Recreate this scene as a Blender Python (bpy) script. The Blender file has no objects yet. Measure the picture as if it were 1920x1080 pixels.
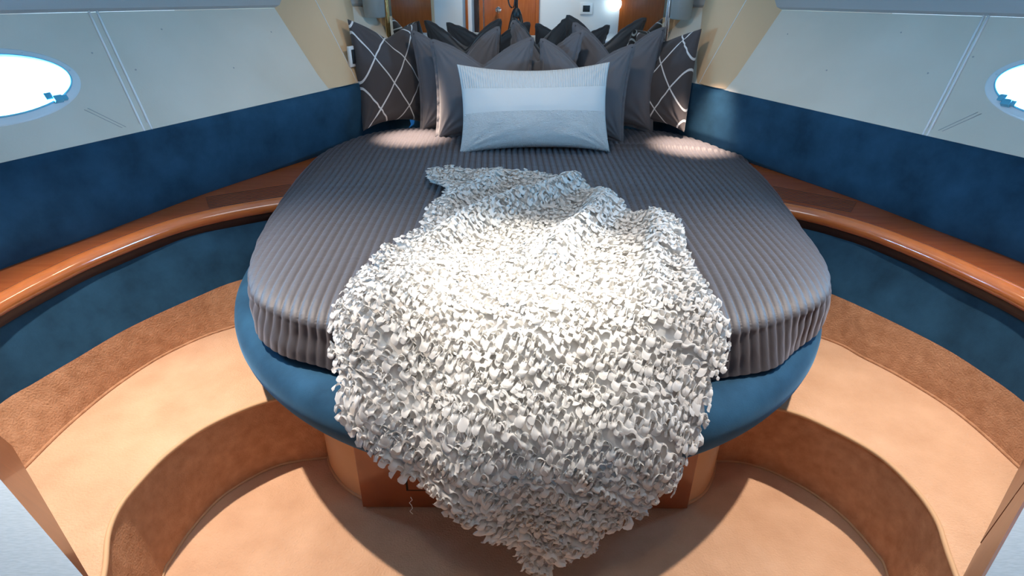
import bpy, math, random
import numpy as np
from mathutils import Vector, Matrix, geometry
random.seed(7)
rng = np.random.default_rng(11)
R = math.radians
C = bpy.context.scene.collection
scene = bpy.context.scene

# ------------------------------------------------------------------ camera, world, lights
cam = bpy.data.cameras.new('camera'); cam.sensor_width = 36; cam.lens = 36 * 1136 / 1920; cam.clip_start = .02
co = bpy.data.objects.new('camera', cam); C.objects.link(co)
co.matrix_world = Matrix.Translation((0, 0, 1.45)) @ Matrix.Rotation(R(61), 4, 'X') @ Matrix.Rotation(R(.3), 4, 'Z')
scene.camera = co
w = bpy.data.worlds.new('sky'); scene.world = w; w.use_nodes = True
w.node_tree.nodes['Background'].inputs[0].default_value = (.80, .93, 1, 1)
w.node_tree.nodes['Background'].inputs[1].default_value = 1.6
vs = scene.view_settings
vs.view_transform = 'Standard'; vs.look = 'None'; vs.gamma = 1; vs.use_curve_mapping = False; vs.exposure = 0.0
WARM = (1, .80, .58); NEUT = (1, .90, .78); DAY = (.20, .58, 1)

def spot(x, y, power, angle, blend=.5, col=WARM, z=1.925, tx=None, ty=None, rad=.02):
    l = bpy.data.lights.new('downlight_or_fill_lamp', 'SPOT'); l.energy = power; l.spot_size = R(angle); l.spot_blend = blend
    l.color = col; l.shadow_soft_size = rad
    o = bpy.data.objects.new('downlight_or_fill_lamp', l); C.objects.link(o); o.location = (x, y, z)
    d = Vector((x if tx is None else tx, y if ty is None else ty, 0)) - Vector((x, y, z))
    o.rotation_euler = d.to_track_quat('-Z', 'Y').to_euler()
    return o
def area(loc, target, sx, sy, power, col, name):
    l = bpy.data.lights.new(name, 'AREA'); l.shape = 'ELLIPSE'; l.size = sx; l.size_y = sy; l.energy = power; l.color = col
    o = bpy.data.objects.new(name, l); C.objects.link(o); o.location = loc
    o.rotation_euler = (Vector(target) - Vector(loc)).to_track_quat('-Z', 'Y').to_euler()
    return o
DOWN = [(-1.12, 1.46), (1.20, 1.46), (.04, 1.36), (-.47, 2.68), (.78, 2.62), (.04, .22), (.04, 2.30), (.10, -.30)]
spot(*DOWN[0], 200, 76, 1, (1, .85, .72), tx=-.62, ty=1.12)
spot(*DOWN[1], 150, 76, 1, (1, .85, .72), tx=.68, ty=1.10)
spot(*DOWN[2], 250, 38, 1, (1, .90, .76))
spot(*DOWN[3], 650, 19, 1, (1, .76, .60), tx=-.46, ty=2.85)
spot(*DOWN[4], 700, 20, 1, (1, .76, .60), tx=.82, ty=2.78)
spot(*DOWN[5], 10, 130, .8, (1, .88, .74), ty=.75, rad=.05)  # added fill above the camera, for the hanging throw and bed front
spot(*DOWN[6], 17, 140, .6, (1, .80, .60), ty=2.7, rad=.05)  # added wide lamp, brightens the columns and pillow fronts
HATCH = (.04, .95, 1.93)
area(HATCH, (.04, .95, 0), .62, .62, 4.5, (.85, .92, 1), 'hatch_daylight')
spot(*DOWN[7], 60, 82, .5, (1, .92, .82), ty=-1.7, rad=.05)  # added lamp aimed aft, brightens the wall seen in the mirror
DAYL = area((-1.72, 1.70, 1.26), (0, 1.7, .70), .42, .2, 115, DAY, 'porthole_daylight')
DAYR = area((1.80, 1.80, 1.26), (.1, 1.8, .70), .42, .2, 112, DAY, 'porthole_daylight')

# ------------------------------------------------------------------ materials
MATS = {}
def mat(name, col, rough=.6, metal=0, spec=.5, coat=0, sheen=0, sheen_tint=(1, 1, 1), emit=None, estr=0):
    m = bpy.data.materials.new(name); m.use_nodes = True
    b = m.node_tree.nodes['Principled BSDF']
    b.inputs['Base Color'].default_value = (*col, 1); b.inputs['Roughness'].default_value = rough
    b.inputs['Metallic'].default_value = metal; b.inputs['Specular IOR Level'].default_value = spec
    b.inputs['Coat Weight'].default_value = coat; b.inputs['Coat Roughness'].default_value = .06
    b.inputs['Sheen Weight'].default_value = sheen; b.inputs['Sheen Tint'].default_value = (*sheen_tint, 1)
    b.inputs['Sheen Roughness'].default_value = .45
    if emit: b.inputs['Emission Color'].default_value = (*emit, 1); b.inputs['Emission Strength'].default_value = estr
    MATS[name] = m
    return m
def nd(m, t, **kw):
    n = m.node_tree.nodes.new(t)
    for k, v in kw.items():
        if hasattr(n, k): setattr(n, k, v)
        else: n.inputs[k].default_value = v
    return n
def lk(m, a, b): m.node_tree.links.new(a, b)
def bsdf(m): return m.node_tree.nodes['Principled BSDF']
def coords(m, kind='Object', scale=(1, 1, 1), rot=(0, 0, 0)):
    t = nd(m, 'ShaderNodeTexCoord'); mp = nd(m, 'ShaderNodeMapping')
    mp.inputs['Scale'].default_value = scale; mp.inputs['Rotation'].default_value = rot
    lk(m, t.outputs[kind], mp.inputs[0]); return mp.outputs[0]
def noise_col(m, c1, c2, scale, detail=4, lo=.35, hi=.65, vec=None, rough=.5):
    v = vec or coords(m)
    n = nd(m, 'ShaderNodeTexNoise', Scale=scale, Detail=detail, Roughness=rough); lk(m, v, n.inputs['Vector'])
    r = nd(m, 'ShaderNodeValToRGB'); r.color_ramp.elements[0].position = lo; r.color_ramp.elements[1].position = hi
    r.color_ramp.elements[0].color = (*c1, 1); r.color_ramp.elements[1].color = (*c2, 1)
    lk(m, n.outputs['Fac'], r.inputs[0]); lk(m, r.outputs[0], bsdf(m).inputs['Base Color']); return n
def bump(m, scale, dist, strength=1, detail=3, vec=None, node='ShaderNodeTexNoise', chain=None):
    v = vec or coords(m)
    n = nd(m, node); n.inputs['Scale'].default_value = scale
    if 'Detail' in n.inputs: n.inputs['Detail'].default_value = detail
    lk(m, v, n.inputs['Vector'])
    b = nd(m, 'ShaderNodeBump'); b.inputs['Distance'].default_value = dist; b.inputs['Strength'].default_value = strength
    lk(m, n.outputs[0], b.inputs['Height'])
    if chain: lk(m, chain.outputs[0], b.inputs['Normal'])
    lk(m, b.outputs[0], bsdf(m).inputs['Normal']); return b

velvet = mat('blue_suede', (.012, .075, .16), .85, spec=.2, sheen=.35, sheen_tint=(.25, .6, 1))
noise_col(velvet, (.008, .037, .074), (.021, .084, .158), 6, 7, .32, .70, rough=.6); bump(velvet, 320, .0006, .5)
carpet = mat('peach_carpet', (.70, .42, .25), .95, spec=.1, sheen=.15, sheen_tint=(1, .8, .6))
noise_col(carpet, (.62, .37, .23), (.72, .45, .29), 9, 6, .3, .7)
cb = bump(carpet, 170, .005, .7, 4); bump(carpet, 28, .006, .5, 3, chain=cb)
carpet_shaded = mat('peach_carpet_shaded', (.62, .33, .18), .95, spec=.1)  # same carpet as the floor, with the risers' shade put into its colour
noise_col(carpet_shaded, (.45, .225, .12), (.60, .325, .185), 30, 6, .3, .7)
cb = bump(carpet_shaded, 190, .005, .7, 5); bump(carpet_shaded, 22, .005, .4, 3, chain=cb)
piping_m = mat('carpet_piping', (.62, .38, .21), .8)
vinyl = mat('cream_vinyl', (.70, .66, .57), .55, spec=.35)
noise_col(vinyl, (.67, .63, .54), (.73, .69, .60), 3, 3); bump(vinyl, 160, .0008, .35)
vinyl2 = mat('beige_vinyl', (.72, .52, .32), .5, spec=.35); bump(vinyl2, 160, .0008, .35)
grey_vinyl = mat('grey_headliner', (.40, .40, .39), .6); bump(grey_vinyl, 160, .0008, .3)
white_wall = mat('white_laminate', (.78, .79, .78), .4)
counter = mat('pale_grey_counter', (.50, .57, .62), .5)
noise_col(counter, (.32, .38, .42), (.39, .45, .49), 90, 3, vec=coords(counter, scale=(1, 8, 1), rot=(0, 0, .6)))
def wood(name, c1, c2, scale, rot, coat, rough=.25):
    m = mat(name, c2, rough, coat=coat)
    v = coords(m, scale=scale, rot=rot)
    n = noise_col(m, c1, c2, 5, 6, .15, .85, vec=v, rough=.5); n.inputs['Distortion'].default_value = .4
    return m
cherry = wood('cherry_shelf_top', (.32, .080, .020), (.46, .135, .034), (1.3, 13, 8), (0, 0, 0), .6)
cherryR = wood('cherry_shelf_top_grain', (.30, .072, .018), (.42, .12, .030), (1.3, 13, 8), (0, 0, 0), .6)
nosing_m = wood('cherry_nosing', (.42, .12, .028), (.58, .18, .045), (3, 3, 20), (0, 0, 0), 1, .2)
cherry_v = wood('cherry_panel', (.34, .075, .014), (.52, .135, .028), (10, 10, 1.1), (0, 0, 0), .5)
cherry_p = wood('cherry_pedestal', (.20, .055, .018), (.34, .10, .032), (2.2, 8, 2.2), (0, 0, 0), .35, .35)
cab_m = wood('cherry_cabinet', (.10, .026, .009), (.18, .050, .016), (2.2, 8, 2.2), (0, 0, 0), .2, .4)
dark = mat('dark_gap', (.008, .004, .002), .8)
under_m = mat('dark_stained_edge', (.035, .014, .008), .5)
chrome = mat('chrome', (.85, .86, .88), .12, metal=1)
satin = mat('satin_alloy', (.62, .72, .78), .3, metal=.7)
plast = mat('white_plastic', (.78, .80, .80), .35)
frame_p = mat('porthole_white', (.72, .80, .84), .3, coat=.3)
black = mat('black_rubber', (.012, .013, .015), .45)
mirror_m = mat('mirror_silver', (.86, .90, .90), .0, metal=1)
gold = mat('brass_trim', (.70, .48, .20), .2, metal=1)
latch_m = mat('blue_tinted_latch', (.10, .42, .60), .25, coat=.5)
gask_m = mat('pale_blue_gasket', (.22, .60, .80), .3)
strip_m = mat('white_seam_strip', (.92, .94, .95), .25, coat=.5)
frost = mat('frosted_glass', (.62, .70, .74), .35); bsdf(frost).inputs['Transmission Weight'].default_value = .65
glass = bpy.data.materials.new('pane_glass'); glass.use_nodes = True
g = glass.node_tree; g.nodes.clear()
o_ = g.nodes.new('ShaderNodeOutputMaterial'); mx = g.nodes.new('ShaderNodeMixShader'); tr = g.nodes.new('ShaderNodeBsdfTransparent')
gl = g.nodes.new('ShaderNodeBsdfGlossy'); gl.inputs['Roughness'].default_value = .02; mx.inputs[0].default_value = .06
tr.inputs[0].default_value = (.95, .98, 1, 1)
g.links.new(tr.outputs[0], mx.inputs[1]); g.links.new(gl.outputs[0], mx.inputs[2]); g.links.new(mx.outputs[0], o_.inputs[0])

quilt_m = mat('taupe_satin_quilt', (.056, .052, .058), .58, spec=.5, sheen=.25, sheen_tint=(.8, .85, 1))
qb = bump(quilt_m, 55, .0024, .45, 2, vec=coords(quilt_m, scale=(.8, 2.0, .25)))
throw_m = mat('white_ruffle', (.74, .73, .71), .9, spec=.1)
_t = nd(throw_m, 'ShaderNodeBsdfTranslucent'); _t.inputs[0].default_value = (.72, .71, .69, 1)
_x = nd(throw_m, 'ShaderNodeMixShader'); _x.inputs[0].default_value = .32
lk(throw_m, bsdf(throw_m).outputs[0], _x.inputs[1]); lk(throw_m, _t.outputs[0], _x.inputs[2])
lk(throw_m, _x.outputs[0], [n for n in throw_m.node_tree.nodes if n.type == 'OUTPUT_MATERIAL'][0].inputs[0])
sheet_m = mat('white_mattress_ticking', (.7, .7, .68), .8)
linen = mat('grey_linen', (.145, .142, .155), .8, spec=.2, sheen=.3)
bump(linen, 600, .0004, .5)
linen_d = mat('dark_seam', (.03, .028, .03), .9)
# lattice cushion, white lines in UV space
latt = mat('lattice_fabric', (.085, .078, .083), .85, spec=.2, sheen=.2)
def lattice(m, ax, bx, off1, off2, width, base, line):
    t = nd(m, 'ShaderNodeTexCoord'); sp = nd(m, 'ShaderNodeSeparateXYZ'); lk(m, t.outputs['UV'], sp.inputs[0])
    outs = []
    for a, b, o in ((ax, bx, off1), (-ax, bx, off2)):
        m1 = nd(m, 'ShaderNodeMath', operation='MULTIPLY'); lk(m, sp.outputs[0], m1.inputs[0]); m1.inputs[1].default_value = a
        m2 = nd(m, 'ShaderNodeMath', operation='MULTIPLY_ADD'); lk(m, sp.outputs[1], m2.inputs[0]); m2.inputs[1].default_value = b; lk(m, m1.outputs[0], m2.inputs[2])
        m3 = nd(m, 'ShaderNodeMath', operation='ADD'); lk(m, m2.outputs[0], m3.inputs[0]); m3.inputs[1].default_value = o + 20
        m4 = nd(m, 'ShaderNodeMath', operation='FRACT'); lk(m, m3.outputs[0], m4.inputs[0])
        m5 = nd(m, 'ShaderNodeMath', operation='LESS_THAN'); lk(m, m4.outputs[0], m5.inputs[0]); m5.inputs[1].default_value = width
        outs.append(m5)
    mxx = nd(m, 'ShaderNodeMath', operation='MAXIMUM'); lk(m, outs[0].outputs[0], mxx.inputs[0]); lk(m, outs[1].outputs[0], mxx.inputs[1])
    mix = nd(m, 'ShaderNodeMix', data_type='RGBA'); lk(m, mxx.outputs[0], mix.inputs[0])
    mix.inputs[6].default_value = (*base, 1); mix.inputs[7].default_value = (*line, 1)
    lk(m, mix.outputs[2], bsdf(m).inputs['Base Color'])
    b = nd(m, 'ShaderNodeBump'); b.inputs['Distance'].default_value = .001; lk(m, mxx.outputs[0], b.inputs['Height']); lk(m, b.outputs[0], bsdf(m).inputs['Normal'])
lattice(latt, 2.35, 2.0, .25, .15, .05, (.085, .078, .083), (.80, .82, .84))
white_c = mat('white_cushion_cotton', (.68, .70, .70), .75, spec=.2, sheen=.3)
def white_bands(m):
    t = nd(m, 'ShaderNodeTexCoord'); sp = nd(m, 'ShaderNodeSeparateXYZ'); lk(m, t.outputs['UV'], sp.inputs[0])
    # ribs on top band
    w1 = nd(m, 'ShaderNodeMath', operation='MULTIPLY'); lk(m, sp.outputs[0], w1.inputs[0]); w1.inputs[1].default_value = 2 * math.pi * 62
    w2 = nd(m, 'ShaderNodeMath', operation='SINE'); lk(m, w1.outputs[0], w2.inputs[0])
    top = nd(m, 'ShaderNodeMath', operation='GREATER_THAN'); lk(m, sp.outputs[1], top.inputs[0]); top.inputs[1].default_value = .72
    h1 = nd(m, 'ShaderNodeMath', operation='MULTIPLY'); lk(m, w2.outputs[0], h1.inputs[0]); lk(m, top.outputs[0], h1.inputs[1])
    # embroidered swirls on bottom band
    mp = nd(m, 'ShaderNodeMapping'); mp.inputs['Scale'].default_value = (1.7, 1, 1); lk(m, t.outputs['UV'], mp.inputs[0])
    n = nd(m, 'ShaderNodeTexNoise'); n.inputs['Scale'].default_value = 34; n.inputs['Detail'].default_value = 2; n.inputs['Distortion'].default_value = 2.2
    lk(m, mp.outputs[0], n.inputs['Vector'])
    bot = nd(m, 'ShaderNodeMath', operation='LESS_THAN'); lk(m, sp.outputs[1], bot.inputs[0]); bot.inputs[1].default_value = .43
    h2 = nd(m, 'ShaderNodeMath', operation='MULTIPLY'); lk(m, n.outputs[0], h2.inputs[0]); lk(m, bot.outputs[0], h2.inputs[1])
    b = nd(m, 'ShaderNodeBump'); b.inputs['Distance'].default_value = .0018; b.inputs['Strength'].default_value = .8; lk(m, h1.outputs[0], b.inputs['Height'])
    b2 = nd(m, 'ShaderNodeBump'); b2.inputs['Distance'].default_value = .009; b2.inputs['Strength'].default_value = .8; lk(m, h2.outputs[0], b2.inputs['Height']); lk(m, b.outputs[0], b2.inputs['Normal'])
    lk(m, b2.outputs[0], bsdf(m).inputs['Normal'])
white_bands(white_c)

# ------------------------------------------------------------------ helpers
def mesh(name, V, F, m, parent=None, smooth=True, uv=None, sharp=None):
    me = bpy.data.meshes.new(name)
    me.from_pydata([tuple(map(float, v)) for v in V], [], F)
    me.materials.append(m)
    if smooth: me.polygons.foreach_set('use_smooth', [True] * len(me.polygons))
    if uv is not None:
        l = me.uv_layers.new(name='UVMap'); idx = np.zeros(len(me.loops), np.int32); me.loops.foreach_get('vertex_index', idx)
        l.data.foreach_set('uv', np.asarray(uv, np.float32)[idx].ravel())
    me.update()
    if sharp is not None: me.set_sharp_from_angle(angle=R(sharp))
    o = bpy.data.objects.new(name, me); C.objects.link(o)
    if parent is not None:
        o.parent = parent
        p = parent; M = Matrix.Identity(4)
        if not parent.get('local'): o.matrix_parent_inverse = Matrix.Translation(-Vector(parent['base'])) if 'base' in parent else Matrix.Identity(4)
    return o
def tag(o, label, cat, group=None, kind=None):
    o['label'] = label; o['category'] = cat
    if group: o['group'] = group
    if kind: o['kind'] = kind
    return o
def thing(name, label, cat, loc=(0, 0, 0), group=None, rot=None, kind=None):
    o = bpy.data.objects.new(name, None); C.objects.link(o); o.location = loc; o.empty_display_size = .05
    if rot is not None: o.rotation_euler = rot; o['local'] = 1
    else: o['base'] = list(loc)
    return tag(o, label, cat, group, kind)
def box(name, lo, hi, m, parent=None, bev=.0, rotz=0, c=None):
    x0, y0, z0 = lo; x1, y1, z1 = hi
    import bmesh
    bm = bmesh.new(); bmesh.ops.create_cube(bm, size=1)
    for v in bm.verts: v.co = Vector(((x0 + x1) / 2 + v.co.x * (x1 - x0), (y0 + y1) / 2 + v.co.y * (y1 - y0), (z0 + z1) / 2 + v.co.z * (z1 - z0)))
    if bev: bmesh.ops.bevel(bm, geom=bm.edges[:] , offset=bev, segments=3, affect='EDGES', profile=.5)
    if rotz: bmesh.ops.rotate(bm, cent=Vector(c or ((x0 + x1) / 2, (y0 + y1) / 2, 0)), matrix=Matrix.Rotation(rotz, 3, 'Z'), verts=bm.verts)
    V = [v.co.copy() for v in bm.verts]; F = [[v.index for v in f.verts] for f in bm.faces]; bm.free()
    return mesh(name, V, F, m, parent, sharp=35)
def loft(name, rows, m, parent=None, smooth=True, close=False, uvs=False, cap=False, sharp=None):
    rows = [np.asarray(r, float) for r in rows]; n = len(rows[0]); V = np.concatenate(rows); F = []
    for i in range(len(rows) - 1):
        for j in range(n if close else n - 1):
            k = (j + 1) % n; F.append([i * n + j, i * n + k, (i + 1) * n + k, (i + 1) * n + j])
    if cap: F.append(list(range(n))[::-1]); F.append(list(range((len(rows) - 1) * n, len(rows) * n)))
    return mesh(name, V, F, m, parent, smooth, sharp=sharp)
def spline(P, n):
    """Catmull-Rom through P, resampled evenly to n points"""
    P = np.asarray(P, float); Q = np.vstack([2 * P[0] - P[1], P, 2 * P[-1] - P[-2]]); out = []
    for i in range(1, len(Q) - 2):
        for t in np.linspace(0, 1, 24, endpoint=False):
            a, b, c, d = Q[i - 1:i + 3]
            out.append(.5 * (2 * b + (c - a) * t + (2 * a - 5 * b + 4 * c - d) * t * t + (3 * b - a - 3 * c + d) * t ** 3))
    out.append(P[-1]); out = np.array(out); s = np.r_[0, np.cumsum(np.linalg.norm(np.diff(out, axis=0), axis=1))]
    q = np.linspace(0, s[-1], n); return np.stack([np.interp(q, s, out[:, k]) for k in range(out.shape[1])], 1)
def z3(P, z): P = np.asarray(P); return np.c_[P, np.full(len(P), z)]
def offs(P, d):
    """offset a plan curve by d to its left"""
    T = np.gradient(P, axis=0); T /= np.linalg.norm(T, axis=1)[:, None]; return P + d * np.c_[-T[:, 1], T[:, 0]]
def tube(name, P, r, m, parent=None, n=8, closed=False, cap=True):
    P = np.asarray(P, float); T = np.gradient(P, axis=0)
    if closed: T = np.roll(P, -1, 0) - np.roll(P, 1, 0)
    T /= np.linalg.norm(T, axis=1)[:, None] + 1e-9
    ref = np.array([0, 0, 1.]) if abs(T[:, 2]).mean() < .9 else np.array([1., 0, 0])
    A = np.cross(T, ref); A /= np.linalg.norm(A, axis=1)[:, None] + 1e-9; B = np.cross(T, A)
    rr = np.broadcast_to(r, len(P)); rows = []
    for i in range(len(P)):
        a = np.linspace(0, 2 * np.pi, n, endpoint=False)
        rows.append(P[i] + rr[i] * (np.cos(a)[:, None] * A[i] + np.sin(a)[:, None] * B[i]))
    if closed: rows.append(rows[0])
    return loft(name, rows, m, parent, close=True, cap=cap and not closed)
def poly_prism(name, P, z0, z1, m, parent=None, top_only=False, sharp=35):
    P = [tuple(p) for p in P]; n = len(P)
    tris = geometry.tessellate_polygon([[Vector((x, y, 0)) for x, y in P]])
    V = [(x, y, z1) for x, y in P]; F = []
    for t in tris:
        a, b, c = [Vector(V[i]) for i in t]
        F.append(list(t) if (b - a).cross(c - a).z > 0 else list(t)[::-1])
    if not top_only:
        V += [(x, y, z0) for x, y in P]; F += [[i + n for i in f[::-1]] for f in F]
        for i in range(n): F.append([i, (i + 1) % n, (i + 1) % n + n, i + n])
    return mesh(name, V, F, m, parent, sharp=sharp)
def lathe(name, prof, m, parent=None, n=28, M=None):
    rows = []
    for r, z in prof:
        a = np.linspace(0, 2 * np.pi, n, endpoint=False); rows.append(np.c_[r * np.cos(a), r * np.sin(a), np.full(n, z)])
    if M is not None: rows = [(np.c_[q, np.ones(n)] @ np.array(M).T)[:, :3] for q in rows]
    return loft(name, rows, m, parent, close=True, cap=True, sharp=40)
class SN:
    """cheap smooth numpy noise: a sum of random sines, about -1..1"""
    def __init__(s, freq, k=14, seed=0, dim=2):
        g = np.random.default_rng(seed); d = g.normal(size=(k, dim)); d /= np.linalg.norm(d, axis=1)[:, None]
        s.w = d * (freq * g.uniform(.55, 1.6, k))[:, None]; s.p = g.uniform(0, 6.28, k); s.k = k
    def __call__(s, *X):
        r = 0
        for i in range(s.k): r = r + np.sin(sum(X[j] * s.w[i, j] for j in range(len(X))) + s.p[i])
        return r / math.sqrt(s.k)

# ------------------------------------------------------------------ plan of the cabin (metres, camera above the origin)
noseL = spline([(-1.36, 1.0), (-1.358, 1.2), (-1.346, 1.356), (-1.313, 1.517), (-1.257, 1.683), (-1.121, 1.92), (-.879, 2.096), (-.5, 2.25)], 90)
noseR = spline([(1.40, 1.0), (1.395, 1.2), (1.387, 1.411), (1.333, 1.595), (1.267, 1.759), (1.173, 1.918), (1.0, 2.07), (.6, 2.25)], 90)
backL = spline([(-1.64, 1.0), (-1.575, 1.3), (-1.483, 1.557), (-1.345, 1.83), (-1.165, 2.208), (-.877, 2.69), (-.70, 2.97), (-.55, 3.2)], 90)
backR = spline([(1.70, 1.0), (1.64, 1.3), (1.539, 1.633), (1.43, 1.87), (1.275, 2.215), (1.027, 2.66), (.83, 2.985), (.68, 3.2)], 90)
botL = spline([(-1.345, .95), (-1.345, 1.232), (-1.315, 1.333), (-1.276, 1.44), (-1.211, 1.613), (-1.09, 1.807), (-.962, 1.952), (-.6, 2.15)], 90)
botR = spline([(1.375, .95), (1.37, 1.264), (1.347, 1.404), (1.307, 1.538), (1.208, 1.724), (1.113, 1.867), (1.0, 1.99), (.7, 2.15)], 90)
stpL = spline([(-1.28, .9), (-1.276, 1.159), (-1.265, 1.339), (-1.225, 1.53), (-1.145, 1.703), (-.987, 1.856), (-.6, 2.05)], 90)
stpR = spline([(1.35, .9), (1.347, 1.172), (1.324, 1.385), (1.26, 1.55), (1.186, 1.671), (1.09, 1.80), (.7, 2.05)], 90)
pipL = spline([(-.72, .45), (-.83, .70), (-.879, .846), (-.931, .952), (-.95, 1.03), (-.945, 1.107), (-.921, 1.214), (-.859, 1.325), (-.74, 1.425), (-.60, 1.465)], 90)
pipR = spline([(.80, .45), (.93, .72), (.997, .915), (1.027, 1.01), (1.028, 1.11), (.998, 1.222), (.918, 1.325), (.823, 1.402), (.66, 1.455)], 90)
lowL = spline([(-.70, .45), (-.85, .80), (-.919, 1.03), (-.922, 1.075), (-.912, 1.179), (-.872, 1.302), (-.779, 1.405), (-.70, 1.442), (-.595, 1.462)], 90)
lowR = spline([(.78, .45), (.93, .80), (1.006, 1.048), (1.008, 1.114), (.976, 1.235), (.914, 1.335), (.823, 1.416), (.74, 1.45), (.65, 1.455)], 90)

# ------------------------------------------------------------------ floor, steps
fl = mesh('floor', [(-2, -1, 0), (2, -1, 0), (2, 3.6, 0), (-2, 3.6, 0)], [[0, 1, 2, 3]], carpet)
tag(fl, 'peach carpeted lower floor of the cabin, in front of the round bed', 'floor', kind='structure')
for side, low, pip, stp, bot, wd in (('left', lowL, pipL, stpL, botL, -1), ('right', lowR, pipR, stpR, botR, 1)):
    t = thing('floor_step_' + side, 'raised peach carpeted step curving around the %s side of the bed' % side, 'step', kind='structure')
    P = list(map(tuple, pip)) + list(map(tuple, stp[::-1]))
    poly_prism('tread', P, .0, .26, carpet, t, top_only=True)
    rr = [z3(low * (1 - k) + pip * k, .262 * k ** .9) for k in np.linspace(0, 1, 14)]
    loft('riser', rr, carpet_shaded, t)
    tube('piping', z3(offs(pip, .004), .262), .0065, piping_m, t)
    tube('piping', z3(offs(low, 0), .004), .004, piping_m, t)
    rr = [z3(stp * (1 - k) + bot * k + 0 * stp, .26 + .145 * k) for k in np.linspace(0, 1, 8)]
    loft('upper_riser', rr, carpet_shaded, t)
    tube('carpet_seam', z3(stp, .262), .005, carpet_shaded, t)

# ------------------------------------------------------------------ padded panels, shelves, backrests on both sides
for side, bot, nose, back, sg, ch in (('left', botL, noseL, backL, 1, cherry), ('right', botR, noseR, backR, -1, cherryR)):
    inn = offs(nose, .03 * (1 if sg > 0 else -1))          # recessed behind the nosing
    rr = [z3(bot * (1 - k) + inn * k, .40 + .22 * k) + np.c_[offs(bot, 0) * 0, np.zeros(90)] for k in np.linspace(0, 1, 10)]
    p = loft('padded_panel', rr, velvet)
    tag(p, 'low curved blue suede panel under the %s wooden shelf' % side, 'wall panel')
    s = thing('wooden_shelf', 'glossy cherry wood shelf curving along the %s side of the bed' % side, 'shelf', (float(nose[40][0]), float(nose[40][1]), .60))
    a = offs(nose, .035 * sg); b = back
    b2 = offs(back, .10 * sg)
    P = list(map(tuple, a)) + list(map(tuple, b2[::-1]))
    poly_prism('shelf_top', P, .612, .64, ch, s)
    # nosing, a raised rounded fiddle
    prof = [(.040, .640), (.037, .646), (.030, .650), (.018, .650), (.004, .643), (-.005, .630), (-.006, .617), (-.002, .606), (.010, .602), (.036, .602), (.040, .612)]
    loft('nosing', [z3(offs(nose, d * sg), z) for d, z in prof], nosing_m, s)
    loft('nosing_underside', [z3(offs(nose, .004 * sg), .6025), z3(offs(nose, .006 * sg), .575), z3(offs(nose, .032 * sg), .570)], under_m, s)
    # vent grille
    if sg > 0: c0, ux = Vector((-.985, 2.17, 0)), Vector((.87, .49, 0)).normalized()
    else: c0, ux = Vector((1.125, 2.17, 0)), Vector((.82, -.57, 0)).normalized()
    uy = Vector((-ux.y, ux.x, 0)); L = .155 if sg > 0 else .165
    if sg < 0: L = .15
    def q(a_, b_, z): v = c0 + ux * a_ + uy * b_; return (v.x, v.y, z)
    gr = mesh('vent_grille', [q(-L, -.068, .6408), q(L, -.068, .6408), q(L, .068, .6408), q(-L, .068, .6408)], [[0, 1, 2, 3]], dark, s)  # flat dark plate painted as the shade in the opening under the slats
    for k in range(9):
        bb = -.068 + k * .136 / 8; h = .0046
        V = [q(-L, bb - h, .6409), q(L, bb - h, .6409), q(L, bb + h, .6409), q(-L, bb + h, .6409), q(-L, bb - h * .8, .6414), q(L, bb - h * .8, .6414), q(L, bb + h * .8, .6414), q(-L, bb + h * .8, .6414)]
        mesh('slat', V, [[4, 5, 6, 7], [0, 1, 5, 4], [1, 2, 6, 5], [2, 3, 7, 6], [3, 0, 4, 7]], ch, gr, smooth=False)
    # backrest: padded board leaning slightly out, rounded top
    if sg > 0: topc = spline([(-.684 - .5193 * t_ , 2.97 - .8546 * t_) for t_ in (2.2, 1.9, 1.6, 1.3, 1.0, .7, .4, .1, -.1)], 90)
    else: topc = spline([(.828 + .5104 * t_, 2.986 - .86 * t_) for t_ in (2.2, 1.9, 1.6, 1.3, 1.0, .7, .4, .1, -.1)], 90)
    prof = [(0, .636, .0), (.02, .66, -.022), (.15, .72, -.028), (.5, .80, -.026), (.85, .88, -.020), (.97, .912, -.008), (1, .922, .012), (1, .924, .04), (1, .915, .07)]
    rows = [z3(offs(back * (1 - k) + topc * k, d * sg), z) for k, z, d in prof]
    p = loft('backrest', rows, velvet)
    p2 = p
    tag(p, 'long blue suede backrest running along the %s wall behind the shelf' % side, 'backrest')

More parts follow.
